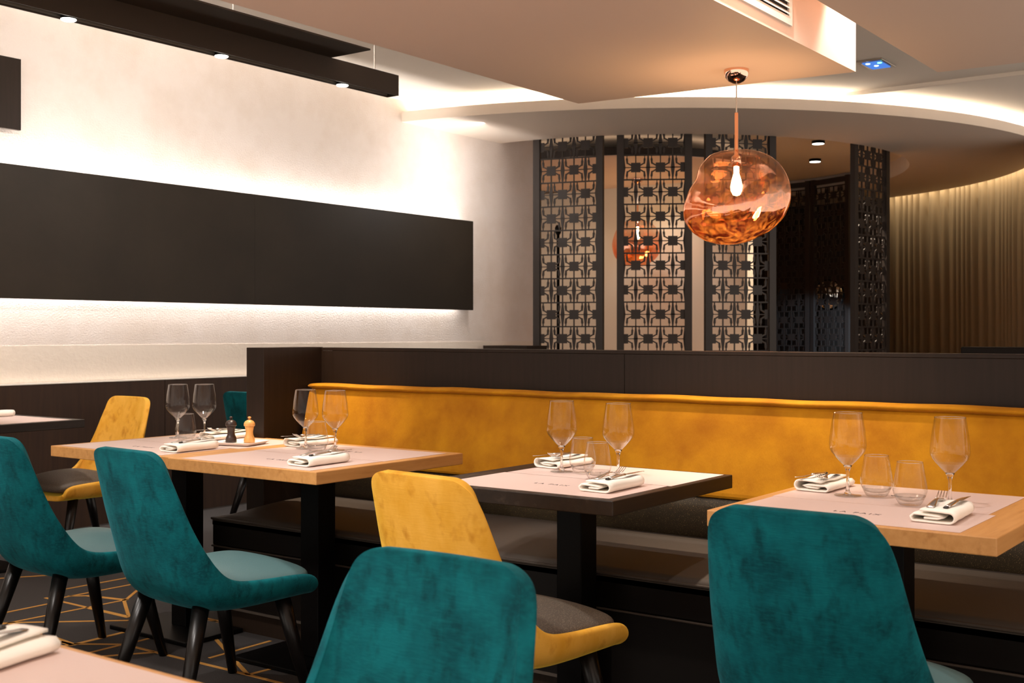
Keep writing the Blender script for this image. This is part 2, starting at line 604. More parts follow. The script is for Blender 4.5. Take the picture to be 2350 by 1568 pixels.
for ln in lines:
    a, b = Vector(ln[0]), Vector(ln[1])
    w = 0.0078 * (ln[2] if len(ln) > 2 else 1)
    d = (b - a).normalized()
    n = Vector((-d.y, d.x)) * w
    mb.prism([a - n, b - n, b + n, a + n], 0.0, 0.0015)
ln_o = obj('carpet_pattern', mb, 'gold_yarn', floor)
ln_o['kind'] = 'stuff'
ln_o['label'] = 'gold lines woven into the carpet'

# left wall with its lower plaster band, dark wainscot
wall_left = struct(obj('wall_left', MB().box(-3, 9.25, WALL_Y, WALL_Y + 0.15, 0, 3.3), 'plaster'), 'rough white plaster wall lit by hidden strips', 'wall')
obj('plaster_band', MB().box(-3, 9.25, WALL_Y - 0.003, WALL_Y, 0.9, 1.125), 'plaster_low', wall_left)
wains = struct(obj('trim_1', MB().box(-3, 8.6, WALL_Y - 0.055, WALL_Y - 0.013, 0.893, 0.9), 'white_metal'), 'dark wooden wainscot along the plaster wall', 'trim')  # white top strip paints in the light lying on the ledge
x = -3.0
for xe in (0.3, 2.6, 4.93, 7.2, 8.6):
    obj('panel', MB().box(x + 0.002, xe - 0.002, WALL_Y - 0.05, WALL_Y - 0.014, 0.0, 0.893), 'wainscot', wains)
    x = xe

# dark panels standing off the wall with light behind them
wp = tag(obj('wall_panel', MB().box(-0.5, 8.16, 6.43, 6.44, 1.43, 2.15), 'black_metal'),
         'long black panel floating off the plaster wall with glowing edges', 'wall panel')
x = -0.6
for xe in (1.2, 5.665, 8.175):
    obj('panel', MB().box(x + 0.0006, xe - 0.0006, 6.405, 6.43, 1.403, 2.186), 'panel', wp)
    x = xe
for xs in (0.2, 4.0, 7.6):
    obj('bracket', MB().box(xs, xs + 0.05, 6.44, 6.5, 1.6, 2.0), 'black_metal', wp)
up = tag(obj('wall_panel', MB().box(-0.5, 3.86, 6.43, 6.44, 2.41, 2.79), 'black_metal'),
         'short dark panel high on the plaster wall at picture edge', 'wall panel')
obj('panel', MB().box(-0.6, 3.876, 6.405, 6.43, 2.39, 2.807), 'dark_wood', up)
obj('bracket', MB().box(2.0, 2.05, 6.44, 6.5, 2.5, 2.7), 'black_metal', up)

# ceilings
ceil_o = struct(obj('ceiling', MB().box(-3, 17, -4, 11, ZC, ZC + 0.15), 'ceiling'), 'white upper ceiling', 'ceiling')
obj('ceiling_step', MB().box(9.2, 9.235, -4, 3.6, ZC - 0.03, ZC), 'ceiling', ceil_o)
so = struct(obj('ceiling_dropped_left', MB().prism([(-3, 1.984), (5.472, 1.984), (5.345, 3.468), (-3, 3.468)], ZS, ZC), 'soffit'),
            'dropped ceiling slab that carries the copper lamp', 'ceiling')
so2 = struct(obj('ceiling_dropped_right', MB().prism([(-3, -4), (6.05, -4), (5.711, 1.673), (-3, 1.673)], ZS, ZC), 'soffit'),
             'second dropped ceiling slab above the picture corner', 'ceiling')

# round dropped ceiling with its hole and lit ledge


def outer_r(th):
    # distance from CI to circle CO along th
    d = Vector((math.cos(th), math.sin(th)))
    w = Vector(CI) - Vector(CO)
    b = w.dot(d)
    c = w.dot(w) - RO * RO
    return -b + math.sqrt(b * b - c)


def ring_outer(deg):
    r = outer_r(R(deg))
    if deg > -92:
        t = min(1, (deg + 92) / 25)
        r = r * (1 - t) + 3.97 * t
    return r


degs = [-180.4 + i * 3.0 for i in range(82)]
ZR, ZL = 2.95, 3.035
inn = [(CI[0] + RI * math.cos(R(d)), CI[1] + RI * math.sin(R(d))) for d in degs]
outp = [(CI[0] + ring_outer(d) * math.cos(R(d)), CI[1] + ring_outer(d) * math.sin(R(d))) for d in degs]
outp2 = [(CI[0] + (ring_outer(d) - 0.30) * math.cos(R(d)), CI[1] + (ring_outer(d) - 0.30) * math.sin(R(d))) for d in degs]
mb = MB()
mb.grid([[(*p, ZC) for p in inn], [(*p, ZR) for p in inn], [(*p, ZR) for p in outp], [(*p, ZL) for p in outp],
         [(*p, ZL) for p in outp2], [(*p, ZC) for p in outp2]])
ring = struct(obj('ceiling_ring', mb, 'ring_under'), 'round dropped ceiling ring with a lit cove edge', 'ceiling')
arc = [i for i, d in enumerate(degs) if d < -60]
led_in = [(CI[0] + (ring_outer(degs[i]) - 0.20) * math.cos(R(degs[i])), CI[1] + (ring_outer(degs[i]) - 0.20) * math.sin(R(degs[i]))) for i in arc]
led_out = [(CI[0] + (ring_outer(degs[i]) - 0.17) * math.cos(R(degs[i])), CI[1] + (ring_outer(degs[i]) - 0.17) * math.sin(R(degs[i]))) for i in arc]
lo = obj('light_strip', MB().grid([[(*p, ZL + 0.006) for p in led_in], [(*p, ZL + 0.006) for p in led_out]]), 'led', ring)

# inner disc in the round room, its edge dark
disc = [(11.02 + 1.52 * math.cos(2 * PI * i / 64), 6.58 + 1.52 * math.sin(2 * PI * i / 64)) for i in range(64)]
disc_o = struct(obj('ceiling_disc', MB().prism(disc, 2.9, 2.905), 'soffit'), 'inner ceiling disc with dark edge', 'ceiling')
obj('disc_edge', MB().prism(disc, 2.905, 2.985, False, True), 'dark_wall', disc_o)
obj('light_strip', MB().grid([[(11.02 + r_ * math.cos(2 * PI * i / 48), 6.58 + r_ * math.sin(2 * PI * i / 48), 2.99) for i in range(48)] for r_ in (1.2, 1.25)], True), 'fill_soft', disc_o)  # added unseen glowing ring, lightens the round room ceiling
for (hx, hy) in ((0.6, 0.6), (-0.6, 0.6), (0.6, -0.6), (-0.6, -0.6)):
    obj('hanger', MB().tube([(11.02 + hx, 6.58 + hy, 2.985), (11.02 + hx, 6.58 + hy, ZC)], 0.006), 'steel', disc_o)

struct(obj('floor_bounce_disc', MB().prism([(CI[0] + 2.5 * math.cos(2 * PI * i / 48), CI[1] + 2.5 * math.sin(2 * PI * i / 48)) for i in range(48)], 0.0, 0.004), 'oak'),  # pale disc put in to bounce the downlights up to the ceiling
       'added pale disc bouncing light up in the round room', 'floor')
# walls of the round room and beyond
struct(obj('wall_back', MB().box(11.85, 12.0, 5.5, 10.9, 0, 2.9), 'beige_wall'), 'pale wall inside the round room', 'wall')
struct(obj('wall_far', MB().box(15.6, 15.75, 4.6, 10.9, 0, ZC), 'dark_wall'), 'dark brown far wall', 'wall')
struct(obj('wall_side', MB().box(8.9, 15.75, 10.75, 10.9, 0, ZC), 'paint'), 'pale side wall beyond the plaster wall', 'wall')
# pale tiles shelved on the back wall, seen through the third screen
# partition behind the bench
part = struct(obj('wall_partition', MB().box(3.80, 3.86, -1.0, 3.95, 0, 1.10), 'black_metal'), 'low dark partition behind the yellow bench', 'partition')
obj('capping', MB().box(3.788, 3.870, -1.0, 3.84, 1.122, 1.136), 'dark_wood', part, bevel=0.002)
for (ya, yb) in ((-1.0, 0.6), (0.6, 2.253), (2.253, 3.84)):
    obj('panel', MB().box(3.788, 3.80, ya + 0.001, yb - 0.001, 0.0, 1.1215), 'dark_wood', part)
    obj('panel', MB().box(3.86, 3.87, ya + 0.001, yb - 0.001, 0.0, 1.1215), 'dark_wood', part)
obj('wing_panel', MB().box(3.446, 3.80, 3.84, 3.95, 0, 1.138), 'dark_wood', part, bevel=0.002)
# a second low partition further back
struct(obj('wall_partition_low', MB().box(8.35, 8.66, 5.95, 6.43, 0, 1.09), 'dark_wood'), 'low dark counter end by the lattice', 'partition')

# ---------------------------------------------------------------- hanging beam with spots
beam = thing('ceiling_beam', 'long black hanging beam with round spots along the plaster wall', 'beam', (0, 0, 2.6))
mb = MB()
mb.box(-3, 5.21, 4.64, 4.65, 0, 0.12).box(-3, 5.21, 4.72, 4.73, 0, 0.12).box(5.2, 5.21, 4.65, 4.72, 0, 0.12)
obj('side_plates', mb, 'beam', beam)
obj('channel', MB().box(-3, 5.2, 4.65, 4.72, 0.06, 0.12).box(-3, 5.19, 4.712, 4.7195, 0.006, 0.06), 'clear_trim', beam)
obj('tray', MB().box(-3, 4.657, 4.35, 4.64, 0.12, 0.128), 'beam', beam)
for x in (-1.0, 1.5, 4.0, 5.05):
    obj('hanger', MB().tube([(x, 4.685, 0.12), (x, 4.685, ZC - 2.6)], 0.004), 'steel', beam)
spot0 = MB().lathe([(0.0, 0.004), (0.034, 0.004), (0.0345, 0.006), (0.0345, 0.06), (0.0, 0.06)], 24).mesh('spot_body', True)
lens0 = MB().lathe([(0.0, -0.003), (0.030, -0.002), (0.0335, 0.001), (0.0335, 0.004), (0.0, 0.004)], 24).mesh('lens', True)
for x, lab in ((3.062, 'round lit spot in the black beam nearest the picture corner'),
               (3.923, 'round lit spot halfway along the black beam'),
               (4.784, 'round lit spot near the end of the black beam')):
    t = thing('beam_spotlight', lab, 'spotlight', (x, 4.683, 2.592), 0, 'spots in the black beam')
    obj('housing', spot0, 'black_metal', t)
    obj('lens', lens0, 'lamp_disc', t)

# ---------------------------------------------------------------- vent, emergency light, downlights
v = thing('air_vent', 'white air vent grille with slats on the dropped ceiling side', 'vent', (4.25, 1.984, 2.60))
mb = MB()
mb.box(-0.46, 0.44, -0.012, 0, -0.11, -0.075).box(-0.46, 0.44, -0.012, 0, 0.075, 0.11).box(0.405, 0.44, -0.012, 0, -0.075, 0.075).box(-0.46, -0.425, -0.012, 0, -0.075, 0.075)
obj('frame', mb, 'white_metal', v)
obj('backing', MB().box(-0.425, 0.405, -0.004, -0.001, -0.075, 0.075), 'dark_wall', v)
sl = MB().add([(-0.425, -0.016, -0.010), (0.405, -0.016, -0.010), (0.405, -0.004, 0.006), (-0.425, -0.004, 0.006),
               (-0.425, -0.016, -0.007), (0.405, -0.016, -0.007), (0.405, -0.004, 0.009), (-0.425, -0.004, 0.009)],
              [(0, 1, 2, 3), (4, 7, 6, 5), (0, 4, 5, 1), (3, 2, 6, 7), (0, 3, 7, 4), (1, 5, 6, 2)]).mesh('slat')
for k in range(6):
    obj('slat', sl, 'white_metal', v, loc=(0, 0, -0.06 + k * 0.024))

e = thing('emergency_light', 'square ceiling emergency light with blue and green diodes', 'emergency light', (8.33, 2.87, ZC))
obj('frame', MB().box(-0.15, 0.15, -0.09, 0.09, -0.012, 0), 'clear_trim', e, bevel=0.003)
obj('lens', MB().box(-0.11, 0.11, -0.065, 0.065, -0.018, -0.012), 'blue_led', e)
obj('diode', MB().lathe([(0, -0.004), (0.014, -0.003), (0.016, 0)], 12, center=(0.0, 0.0), z=-0.018), 'white_led', e)
obj('diode', MB().lathe([(0, -0.004), (0.014, -0.003), (0.016, 0)], 12, center=(-0.09, 0.03), z=-0.018), 'white_led', e)
obj('diode', MB().lathe([(0, -0.004), (0.014, -0.003), (0.016, 0)], 12, center=(-0.08, -0.05), z=-0.018), 'green_led', e)

for (p, lab) in (((11.35, 4.50), 'lit downlight in the round room ceiling, closer to the ring edge'),
                 ((12.52, 5.0), 'lit downlight in the round room ceiling, deeper in')):
    t = thing('downlight', lab, 'downlight', (p[0], p[1], ZC), 0, 'downlights in the round room')
    obj('trim_ring', MB().lathe([(0.05, 0), (0.065, 0), (0.065, -0.03), (0.05, -0.03)], 28, True), 'black_metal', t, smooth=True)
    obj('lens', MB().lathe([(0.0, -0.034), (0.058, -0.032), (0.058, -0.03), (0, -0.03)], 28), 'down_disc', t, smooth=True)

# ---------------------------------------------------------------- lattice screens
A = 0.2165


def clip(poly, x0, x1):
    def cut(p, axis_x, keep_greater):
        res = []
        for i in range(len(p)):
            a, b = p[i], p[(i + 1) % len(p)]
            ia = (a[0] >= axis_x) if keep_greater else (a[0] <= axis_x)
            ib = (b[0] >= axis_x) if keep_greater else (b[0] <= axis_x)
            if ia:
                res.append(a)
            if ia != ib:
                t = (axis_x - a[0]) / (b[0] - a[0])
                res.append((axis_x, a[1] + t * (b[1] - a[1])))
        return res
    p = cut(poly, x0, True)
    if len(p) > 2:
        p = cut(p, x1, False)
    return p if len(p) > 2 else None


def lattice_mesh(w, h):
    hw = w / 2
    mb = MB()

    def put(poly, th=0.006):
        p = clip(poly, -hw, hw)
        if not p:
            return
        n = len(p)
        vs_ = [(q[0], -th, q[1]) for q in p] + [(q[0], th, q[1]) for q in p]
        fs_ = [(i, (i + 1) % n, n + (i + 1) % n, n + i) for i in range(n)] + [tuple(range(n)), tuple(reversed(range(n, 2 * n)))]
        mb.add(vs_, fs_)

    def rect(x0, x1, z0, z1):
        put([(x0, z0), (x1, z0), (x1, z1), (x0, z1)])
    rows = int(h / A) + 1
    for r in range(rows):
        zc = A * (r + 0.5) - 0.04
        if zc > h:
            break
        off = 0.25 * A if r % 2 else -0.25 * A
        rect(-hw, hw, zc + A / 2 - 0.0062, zc + A / 2 + 0.0062)
        for c in range(-3, 4):
            xc = c * A + off
            if abs(xc) > hw + A:
                continue
            s = 0.042
            rect(xc - s, xc + s, zc - s, zc + s)
            rect(xc - 0.005, xc + 0.005, zc + s, zc + A / 2)
            rect(xc - 0.005, xc + 0.005, zc - A / 2, zc - s)
            rect(xc + s, xc + A - s, zc - 0.004, zc + 0.004)
            xm = xc + A / 2
            put([(xm - 0.005, zc - A / 2), (xm + 0.005, zc - A / 2), (xm + 0.018, zc), (xm + 0.006, zc + A / 2), (xm - 0.006, zc + A / 2), (xm - 0.018, zc)])
            for sx in (-1, 1):
                for sz in (-1, 1):
                    def q(x, z):
                        return (xc + sx * x, zc + sz * z)
                    put([q(0.042, 0.014), q(0.076, 0.034), q(0.072, 0.044), q(0.042, 0.028)])
                    put([q(0.068, 0.032), q(0.081, 0.032), q(0.088, 0.074), q(0.082, 0.086), q(0.074, 0.086), q(0.068, 0.074)])
                    put([q(0.0738, 0.084), q(0.0818, 0.084), q(0.0818, A / 2), q(0.0738, A / 2)])
    return mb.mesh('lattice')


SCREEN_H = 3.08
SW = 0.66
lat = lattice_mesh(SW - 0.12, SCREEN_H)
stile = MB().box(-0.031, 0.031, -0.025, 0.025, 0, SCREEN_H + 0.02).mesh('stile')
rail_ = MB().box(-SW / 2 + 0.06, SW / 2 - 0.06, -0.02, 0.02, 0, 0.06).mesh('rail')
for mid, lab in ((-165.55, 'dark lattice screen beside the end of the plaster wall'),
                 (-149.1, 'dark lattice screen in front of the amber lamp'),
                 (-132.75, 'dark lattice screen just behind the copper lamp'),
                 (-99.3, 'dark lattice screen seen almost edge-on beside the pleated curtain'),
                 (-25.6, 'dark lattice screen at the far side, in front of the round mirror'),
                 (-11.2, 'dark lattice screen at the far side, partly behind the copper lamp')):
    rr = 2.70
    t = thing('lattice_screen', lab, 'screen', (CI[0] + rr * math.cos(R(mid)), CI[1] + rr * math.sin(R(mid)), 0), R(mid - 90), 'lattice screens in a circle')
    obj('lattice', lat, 'lattice', t)
    for s in (-1, 1):
        obj('stile', stile, 'lattice', t, loc=(s * (SW / 2 - 0.031), 0, 0))
    obj('rail', rail_, 'lattice', t, loc=(0, 0, SCREEN_H - 0.05))
    obj('rail', rail_, 'lattice', t)

# round mirror behind the far screen
t = thing('round_mirror', 'round wall mirror behind the far lattice screen', 'mirror', (14.52, 5.62, 1.69), R(-147))
mb = MB()
prof = [(0.0, 0.03), (0.10, 0.025), (0.17, 0.012), (0.185, 0.0)]
rows = [[(-h, r * math.cos(2 * PI * i / 32), r * math.sin(2 * PI * i / 32)) for i in range(32)] for r, h in prof]
mirror_m = MB().grid(rows, True)
mo = obj('glass', mirror_m, 'mirror', t, smooth=True)
rim = MB().grid([[(-h, r * math.cos(2 * PI * i / 32), r * math.sin(2 * PI * i / 32)) for i in range(32)]
                 for r, h in ((0.185, -0.01), (0.185, 0.012), (0.197, 0.012), (0.197, -0.03))], True)
obj('rim', rim, 'black_metal', t, smooth=True)
t.rotation_euler = (0, 0, R(18))
obj('arm', MB().box(0.0, 1.15, -0.02, 0.02, -0.02, 0.02), 'black_metal', t)

# thin dark pole inside the round room
tag(obj('thin_pole', MB().lathe([(0.0, 0), (0.14, 0), (0.14, 0.02), (0.02, 0.03), (0.016, 0.05), (0.016, 2.2), (0.03, 2.22), (0.034, 2.27), (0.02, 2.3), (0, 2.3)], 16),
        'black_metal', smooth=True, loc=(9.95, 6.70, 0)), 'thin dark pole standing behind the first lattice screen', 'pole')

# ---------------------------------------------------------------- pleated curtain
mb = MB()
rows = [[], []]
pitch_w = [0.085, 0.09, 0.085, 0.155, 0.185, 0.20, 0.135]
ang = R(-92)
k = 0
samples = []
while ang < R(-19):
    w = pitch_w[k % 7]
    for j in range(8):
        u = j / 8
        samples.append((ang + u * w / 4.1, 4.10 + 0.06 * math.cos(2 * PI * u ** 0.6) * (0.5 + w * 3)))
    ang += w / 4.1
    k += 1
for (a, r) in samples:
    x, y = CI[0] + r * math.cos(a), CI[1] + r * math.sin(a)
    rows[0].append((x, y, 0.02))
    rows[1].append((x, y, 3.08))
cu = tag(obj('pleated_curtain', mb.grid(rows), 'curtain', smooth=True, solid=0.006), 'tall beige pleated curtain lit from above at the room edge', 'curtain')
for d in range(-84, -20, 6):
    a = R(d + 3)
    area_light('led_curtain', (CI[0] + 4.02 * math.cos(a), CI[1] + 4.02 * math.sin(a), 3.06), 0.42, 0.02, 0.6, (1.0, 0.84, 0.60), (0.12 * math.cos(a), 0.12 * math.sin(a), -1), 150).rotation_euler.rotate_axis('Z', 0)
# dark booth back behind the partition
b_ = thing('booth_back', 'dark booth backrest just showing above the partition in front of curtain', 'booth', (8.2, 1.6, 0))
obj('back', MB().box(-0.12, 0.0, -0.9, 0.62, 0.0, 1.11), 'dark_leather', b_, bevel=0.01)
obj('seat', MB().box(-0.6, -0.12, -0.9, 0.62, 0.0, 0.45), 'dark_leather', b_, bevel=0.02)

# ---------------------------------------------------------------- pendant lamps


def melt_lamp(name, label, loc, zs, outline, depth, bulb_power, zc, scale=1.0):
    """loc: ceiling point; outline: list of (angle deg from right, radius) of the silhouette; zc: height of the globe centre"""
    t = thing(name, label, 'pendant lamp', loc, R(YAW - 90), 'copper glass pendants')
    z0 = zc - loc[2]
    obj('canopy', MB().lathe([(0.058 * scale, 0), (0.058 * scale, -0.012), (0.052 * scale, -0.035), (0.036 * scale, -0.054), (0.016 * scale, -0.064), (0.0, -0.066)], 32), 'copper', t, smooth=True)
    topz = z0 + outline_r(outline, 90)
    obj('cable', MB().tube([(0, 0, -0.06), (0, 0, topz + 0.17)], 0.0035), 'cable', t)
    obj('stem', MB().lathe([(0.0, topz + 0.18), (0.009, topz + 0.175), (0.010, topz - 0.02), (0.022, topz - 0.03), (0.022, topz - 0.075), (0.0, topz - 0.08)], 20), 'copper', t, smooth=True)
    n, m = 64, 40
    rows = []
    for i in range(1, m):
        el = -90 + 180 * i / m
        row = []
        for j in range(n):
            az = 2 * PI * j / n
            rr_ = outline_r(outline, el)
            rl = outline_r(outline, 180 - el)
            c = math.cos(az)
            wgt = 0.5 + 0.5 * c
            r = rl * (1 - wgt) + rr_ * wgt
            r *= 1 + 0.05 * math.sin(2 * az + 0.6 + el * 0.02) * math.cos(R(el))
            dd = depth * (1 + 0.06 * math.sin(3 * az))
            row.append((r * math.cos(R(el)) * math.cos(az), r * math.cos(R(el)) * math.sin(az) * dd, z0 + r * math.sin(R(el))))
        rows.append(row)
    mb = MB().grid(rows, True)
    nb = len(mb.v)
    top = (0, 0, z0 + outline_r(outline, 90))
    bot = (0, 0, z0 - outline_r(outline, -90))
    mb.v += [top, bot]
    last = (m - 2) * n
    for j in range(n):
        q = (j + 1) % n
        mb.f.append((last + j, last + q, nb))
        mb.f.append((q, j, nb + 1))
    rmax = max(r for _, r in outline)
    obj('globe', mb, melt_glass('copper_melt_glass', z0 - rmax, z0 + rmax * 0.7), t, smooth=True)
    bz = topz - 0.16
    obj('bulb', MB().lathe([(0.0, bz - 0.055), (0.016, bz - 0.050), (0.026, bz - 0.03), (0.028, bz - 0.01), (0.022, bz + 0.02), (0.013, bz + 0.05), (0.012, bz + 0.085), (0.0, bz + 0.085)], 20), 'bulb', t, smooth=True)
    l = bpy.data.lights.new('lamp_glow', 'POINT')
    l.energy = bulb_power
    l.color = (1.0, 0.60, 0.32)
    l.shadow_soft_size = 0.035
    lo_ = bpy.data.objects.new('lamp_glow', l)
    COL.objects.link(lo_)
    lo_.parent = t
    lo_.location = (0, 0, bz)
    return t


def outline_r(outline, deg):
    deg = (deg + 180) % 360 - 180
    n = len(outline)
    for i in range(n):
        a0, r0 = outline[i]
        a1, r1 = outline[(i + 1) % n]
        if a1 < a0:
            a1 += 360
        d = deg
        if d < a0:
            d += 360
        if a0 <= d <= a1:
            u = (d - a0) / (a1 - a0)
            u = u * u * (3 - 2 * u) * 0.5 + u * 0.5
            return r0 + (r1 - r0) * u
    return outline[0][1]


def outline_from_px(pts, c, s):
    o = []
    for x, y in pts:
        dx, dy = (x - c[0]) * s, (c[1] - y) * s
        o.append((math.degrees(math.atan2(dy, dx)), math.hypot(dx, dy)))
    return sorted(o)


S1 = 5.54 / 2703.87
px1 = [(1690, 345), (1660, 347), (1632, 358), (1612, 380), (1600, 415), (1580, 450), (1570, 480), (1571, 505), (1585, 530), (1610, 550),
       (1640, 561), (1665, 563), (1700, 556), (1745, 543), (1780, 520), (1803, 488), (1811, 455), (1808, 425), (1795, 395), (1770, 367), (1735, 350)]
melt_lamp('copper_pendant_lamp', 'big lit copper glass pendant lamp hanging above the partition', (5.096, 2.421, ZS), ZS, outline_from_px(px1, (1690, 458), S1), 0.95, 20, 1.2 + (765 - 458) * S1)
S2 = 12.95 / 2703.87
px2 = [(1463, 505), (1440, 508), (1422, 522), (1410, 545), (1406, 570), (1412, 592), (1430, 607), (1460, 612), (1490, 605), (1508, 590), (1517, 562), (1510, 535), (1492, 513)]
melt_lamp('amber_pendant_lamp', 'small amber glass pendant lamp behind the lattice screens', (11.26, 6.53, 2.9), 2.9, outline_from_px(px2, (1463, 562), S2), 0.95, 1.5, 1.2 + (765 - 562) * S2)

# ---------------------------------------------------------------- banquette
Y0, Y1 = -0.9, 3.825
bench = thing('banquette', 'long banquette with ochre velvet back and taupe leather seat', 'bench', (3.157, 0, 0))


def sweep(prof, ys, yscale=None):
    """closed profile (x,z) along y"""
    return [[(x, y, z) for (x, z) in prof] for y in ys]


def sweep_mb(prof, ya, yb, n=2, caps=True):
    mb = MB()
    ys = [ya + (yb - ya) * i / (n - 1) for i in range(n)]
    rows = [[(x, y, z) for (x, z) in prof] for y in ys]
    mb.grid(rows, True)
    m = len(prof)
    if caps:
        mb.f.append(tuple(range(m)))
        mb.f.append(tuple(reversed(range((n - 1) * m, n * m))))
    return mb


def wavy_line(pts_y, x, z, amp):
    return [(x + amp * math.sin(y * 9.1) * 0.6, y, z + amp * math.sin(y * 6.3 + 1) + amp * 0.5 * math.sin(y * 17)) for y in pts_y]


# seat: domed pad, its far end rounding down
prof_seat = []
ys = [Y0 + (Y1 - Y0) * i / 60 for i in range(61)]
rows = []
for y in ys:
    e_ = min(1.0, (Y1 - y) / 0.16)
    dome = math.sqrt(max(0.0, 1 - (1 - e_) ** 2))
    row = []
    for i in range(15):
        u = i / 14
        x = 0.545 * u
        zt = 0.45 + (0.046 * math.sin(PI * min(1, u * 0.62 + 0.01)) ** 0.7) * dome
        row.append((x, y, zt))
    row.append((0.545, y, 0.42))
    row.append((0.0, y, 0.42))
    rows.append(row)
mb = MB().grid(rows, True)
m_ = len(rows[0])
mb.f.append(tuple(range(m_)))
mb.f.append(tuple(reversed(range(60 * m_, 61 * m_))))
obj('seat', mb, 'taupe', bench, smooth=True)
ysf = [Y0 + (Y1 - Y0) * i / 90 for i in range(91)]
obj('piping', MB().tube([(-0.004, y, 0.447) for y in ysf[::10]], 0.0055), 'taupe', bench, smooth=True)
obj('seat_front', MB().box(0.0, 0.04, Y0, Y1, 0.338, 0.443), 'dark_leather', bench, bevel=0.006)
obj('piping', MB().tube([(-0.002, y, 0.335) for y in ysf[::10]], 0.004), 'taupe', bench, smooth=True)
obj('base', MB().box(0.006, 0.6, Y0, Y1, 0.095, 0.42), 'dark_leather', bench)
obj('plinth', MB().box(0.03, 0.6, Y0, Y1 - 0.02, 0.0, 0.09), 'dark_wood', bench)
obj('base_strip', MB().box(0.0, 0.03, Y0, Y1, 0.088, 0.097), 'taupe', bench)
# lumbar roll
prof = [(0.60, 0.44), (0.545, 0.44), (0.52, 0.47), (0.495, 0.51), (0.478, 0.55), (0.472, 0.59), (0.476, 0.625), (0.486, 0.645), (0.60, 0.645)]
obj('lumbar_roll', sweep_mb(prof, Y0, Y1 - 0.01), 'glitter', bench, smooth=True, bevel=0)
# ochre back
prof = [(0.615, 0.64), (0.47, 0.64), (0.472, 0.66), (0.49, 0.74), (0.510, 0.83), (0.526, 0.90), (0.538, 0.946), (0.555, 0.957), (0.615, 0.957)]
obj('backrest', sweep_mb(prof, Y0, Y1), 'ochre', bench, smooth=True, bevel=0.01)
# soft top roll
n = 90
rows = []
for i, y in enumerate(ysf):
    wz = 0.0012 * math.sin(y * 7.0) + 0.0010 * math.sin(y * 19 + 1)
    ex = 1.0 if y < Y1 - 0.02 else 0.85
    row = []
    for k in range(14):
        a = 2 * PI * k / 14
        row.append((0.572 + 0.045 * math.cos(a) * ex, y, 0.966 + wz + 0.0125 * math.sin(a) * ex))
    rows.append(row)
mb = MB().grid(rows, True)
mb.f.append(tuple(range(14)))
mb.f.append(tuple(reversed(range(90 * 14, 91 * 14))))
obj('top_roll', mb, 'ochre', bench, smooth=True)

# ---------------------------------------------------------------- tables


def make_table(name, label, x0, x1, y0, y1, wood, plate=True, zt=0.75, th=0.042):
    t = thing(name, label, 'table', ((x0 + x1) / 2, (y0 + y1) / 2, 0), 0, 'dining tables')
    hx, hy = (x1 - x0) / 2, (y1 - y0) / 2
    obj('top', MB().box(-hx, hx, -hy, hy, zt - th, zt), wood, t, bevel=0.0025)
    obj('column', MB().box(-0.045, 0.045, -0.045, 0.045, 0.018, zt - th - 0.006), 'black_metal', t, bevel=0.003)
    obj('mount', MB().box(-0.14, 0.14, -0.14, 0.14, zt - th - 0.006, zt - th), 'black_metal', t)
    if plate:
        obj('base_plate', MB().box(-0.20, 0.085, -0.24, 0.24, 0.0, 0.018), 'black_metal', t, bevel=0.004)
    return t


make_table('dining_table', 'oak table beside the yellow bench with nearest glasses to partition wing', 2.70, 3.46, 2.76, 3.518, 'oak')
make_table('dining_table', 'oak table carrying the pepper mill tray, past the partition wing', 2.715, 3.465, 3.521, 4.275, 'oak')
make_table('dining_table', 'dark brown stained table in the middle of the bench row', 2.705, 3.435, 1.645, 2.35, 'dark_oak')
make_table('dining_table', 'oak table in front of the right end of the bench', 2.715, 3.45, 0.668, 1.372, 'oak')
make_table('dining_table', 'dark table by the plaster wall at the left picture edge', 2.95, 3.644, 5.426, 6.12, 'dark_oak')
make_table('dining_table', 'oak table corner in the close foreground, out of focus', 0.25, 0.990, 0.75, 2.15, 'oak')

# ---------------------------------------------------------------- placemats with lettering
ZT = 0.75


def text_mesh(body, size):
    c = bpy.data.curves.new('lettering_curve', 'FONT')
    c.body = body
    c.size = size
    c.space_character = 1.35
    c.align_x = 'CENTER'
    c.align_y = 'CENTER'
    c.extrude = 0.0001
    o = bpy.data.objects.new('lettering_curve', c)
    COL.objects.link(o)
    me = bpy.data.meshes.new_from_object(o.evaluated_get(bpy.context.evaluated_depsgraph_get()))
    bpy.data.objects.remove(o)
    bpy.data.curves.remove(c)
    me.name = 'lettering'
    me.materials.clear()
    me.materials.append(M['ink'])
    return me


TEXT_ME = text_mesh('LA PAIX', 0.026)


def placemat(label, x0, x1, y0, y1, face=None, rot=0.0, text=True):
    cx, cyy = (x0 + x1) / 2, (y0 + y1) / 2
    t = thing('placemat', label, 'placemat', (cx, cyy, ZT), R(rot), 'printed paper placemats')
    hx, hy = (x1 - x0) / 2, (y1 - y0) / 2
    n = 24
    rows = []
    for i in range(n + 1):
        y = -hy + 2 * hy * i / n
        e_ = 0.0016 * max(0, math.sin(i * 1.3)) if i in (0, n) else 0
        rows.append([(-hx, y, 0.0006), (-hx * 0.9, y, 0.0006 + e_ * 0.3), (0, y, 0.0006), (hx * 0.9, y, 0.0006), (hx, y, 0.0006 + e_)])
    obj('sheet', MB().grid(rows), 'paper', t, solid=0.0007, offset=0)
    if text:
        o = bpy.data.objects.new('lettering', TEXT_ME)
        COL.objects.link(o)
        o['kind'] = 'stuff'
        o.parent = t
        o.location = (-0.005 if face == 'near' else 0.005, 0, 0.00125)
        o.rotation_euler = (0, 0, R(-90) if face == 'near' else R(90))
    return t


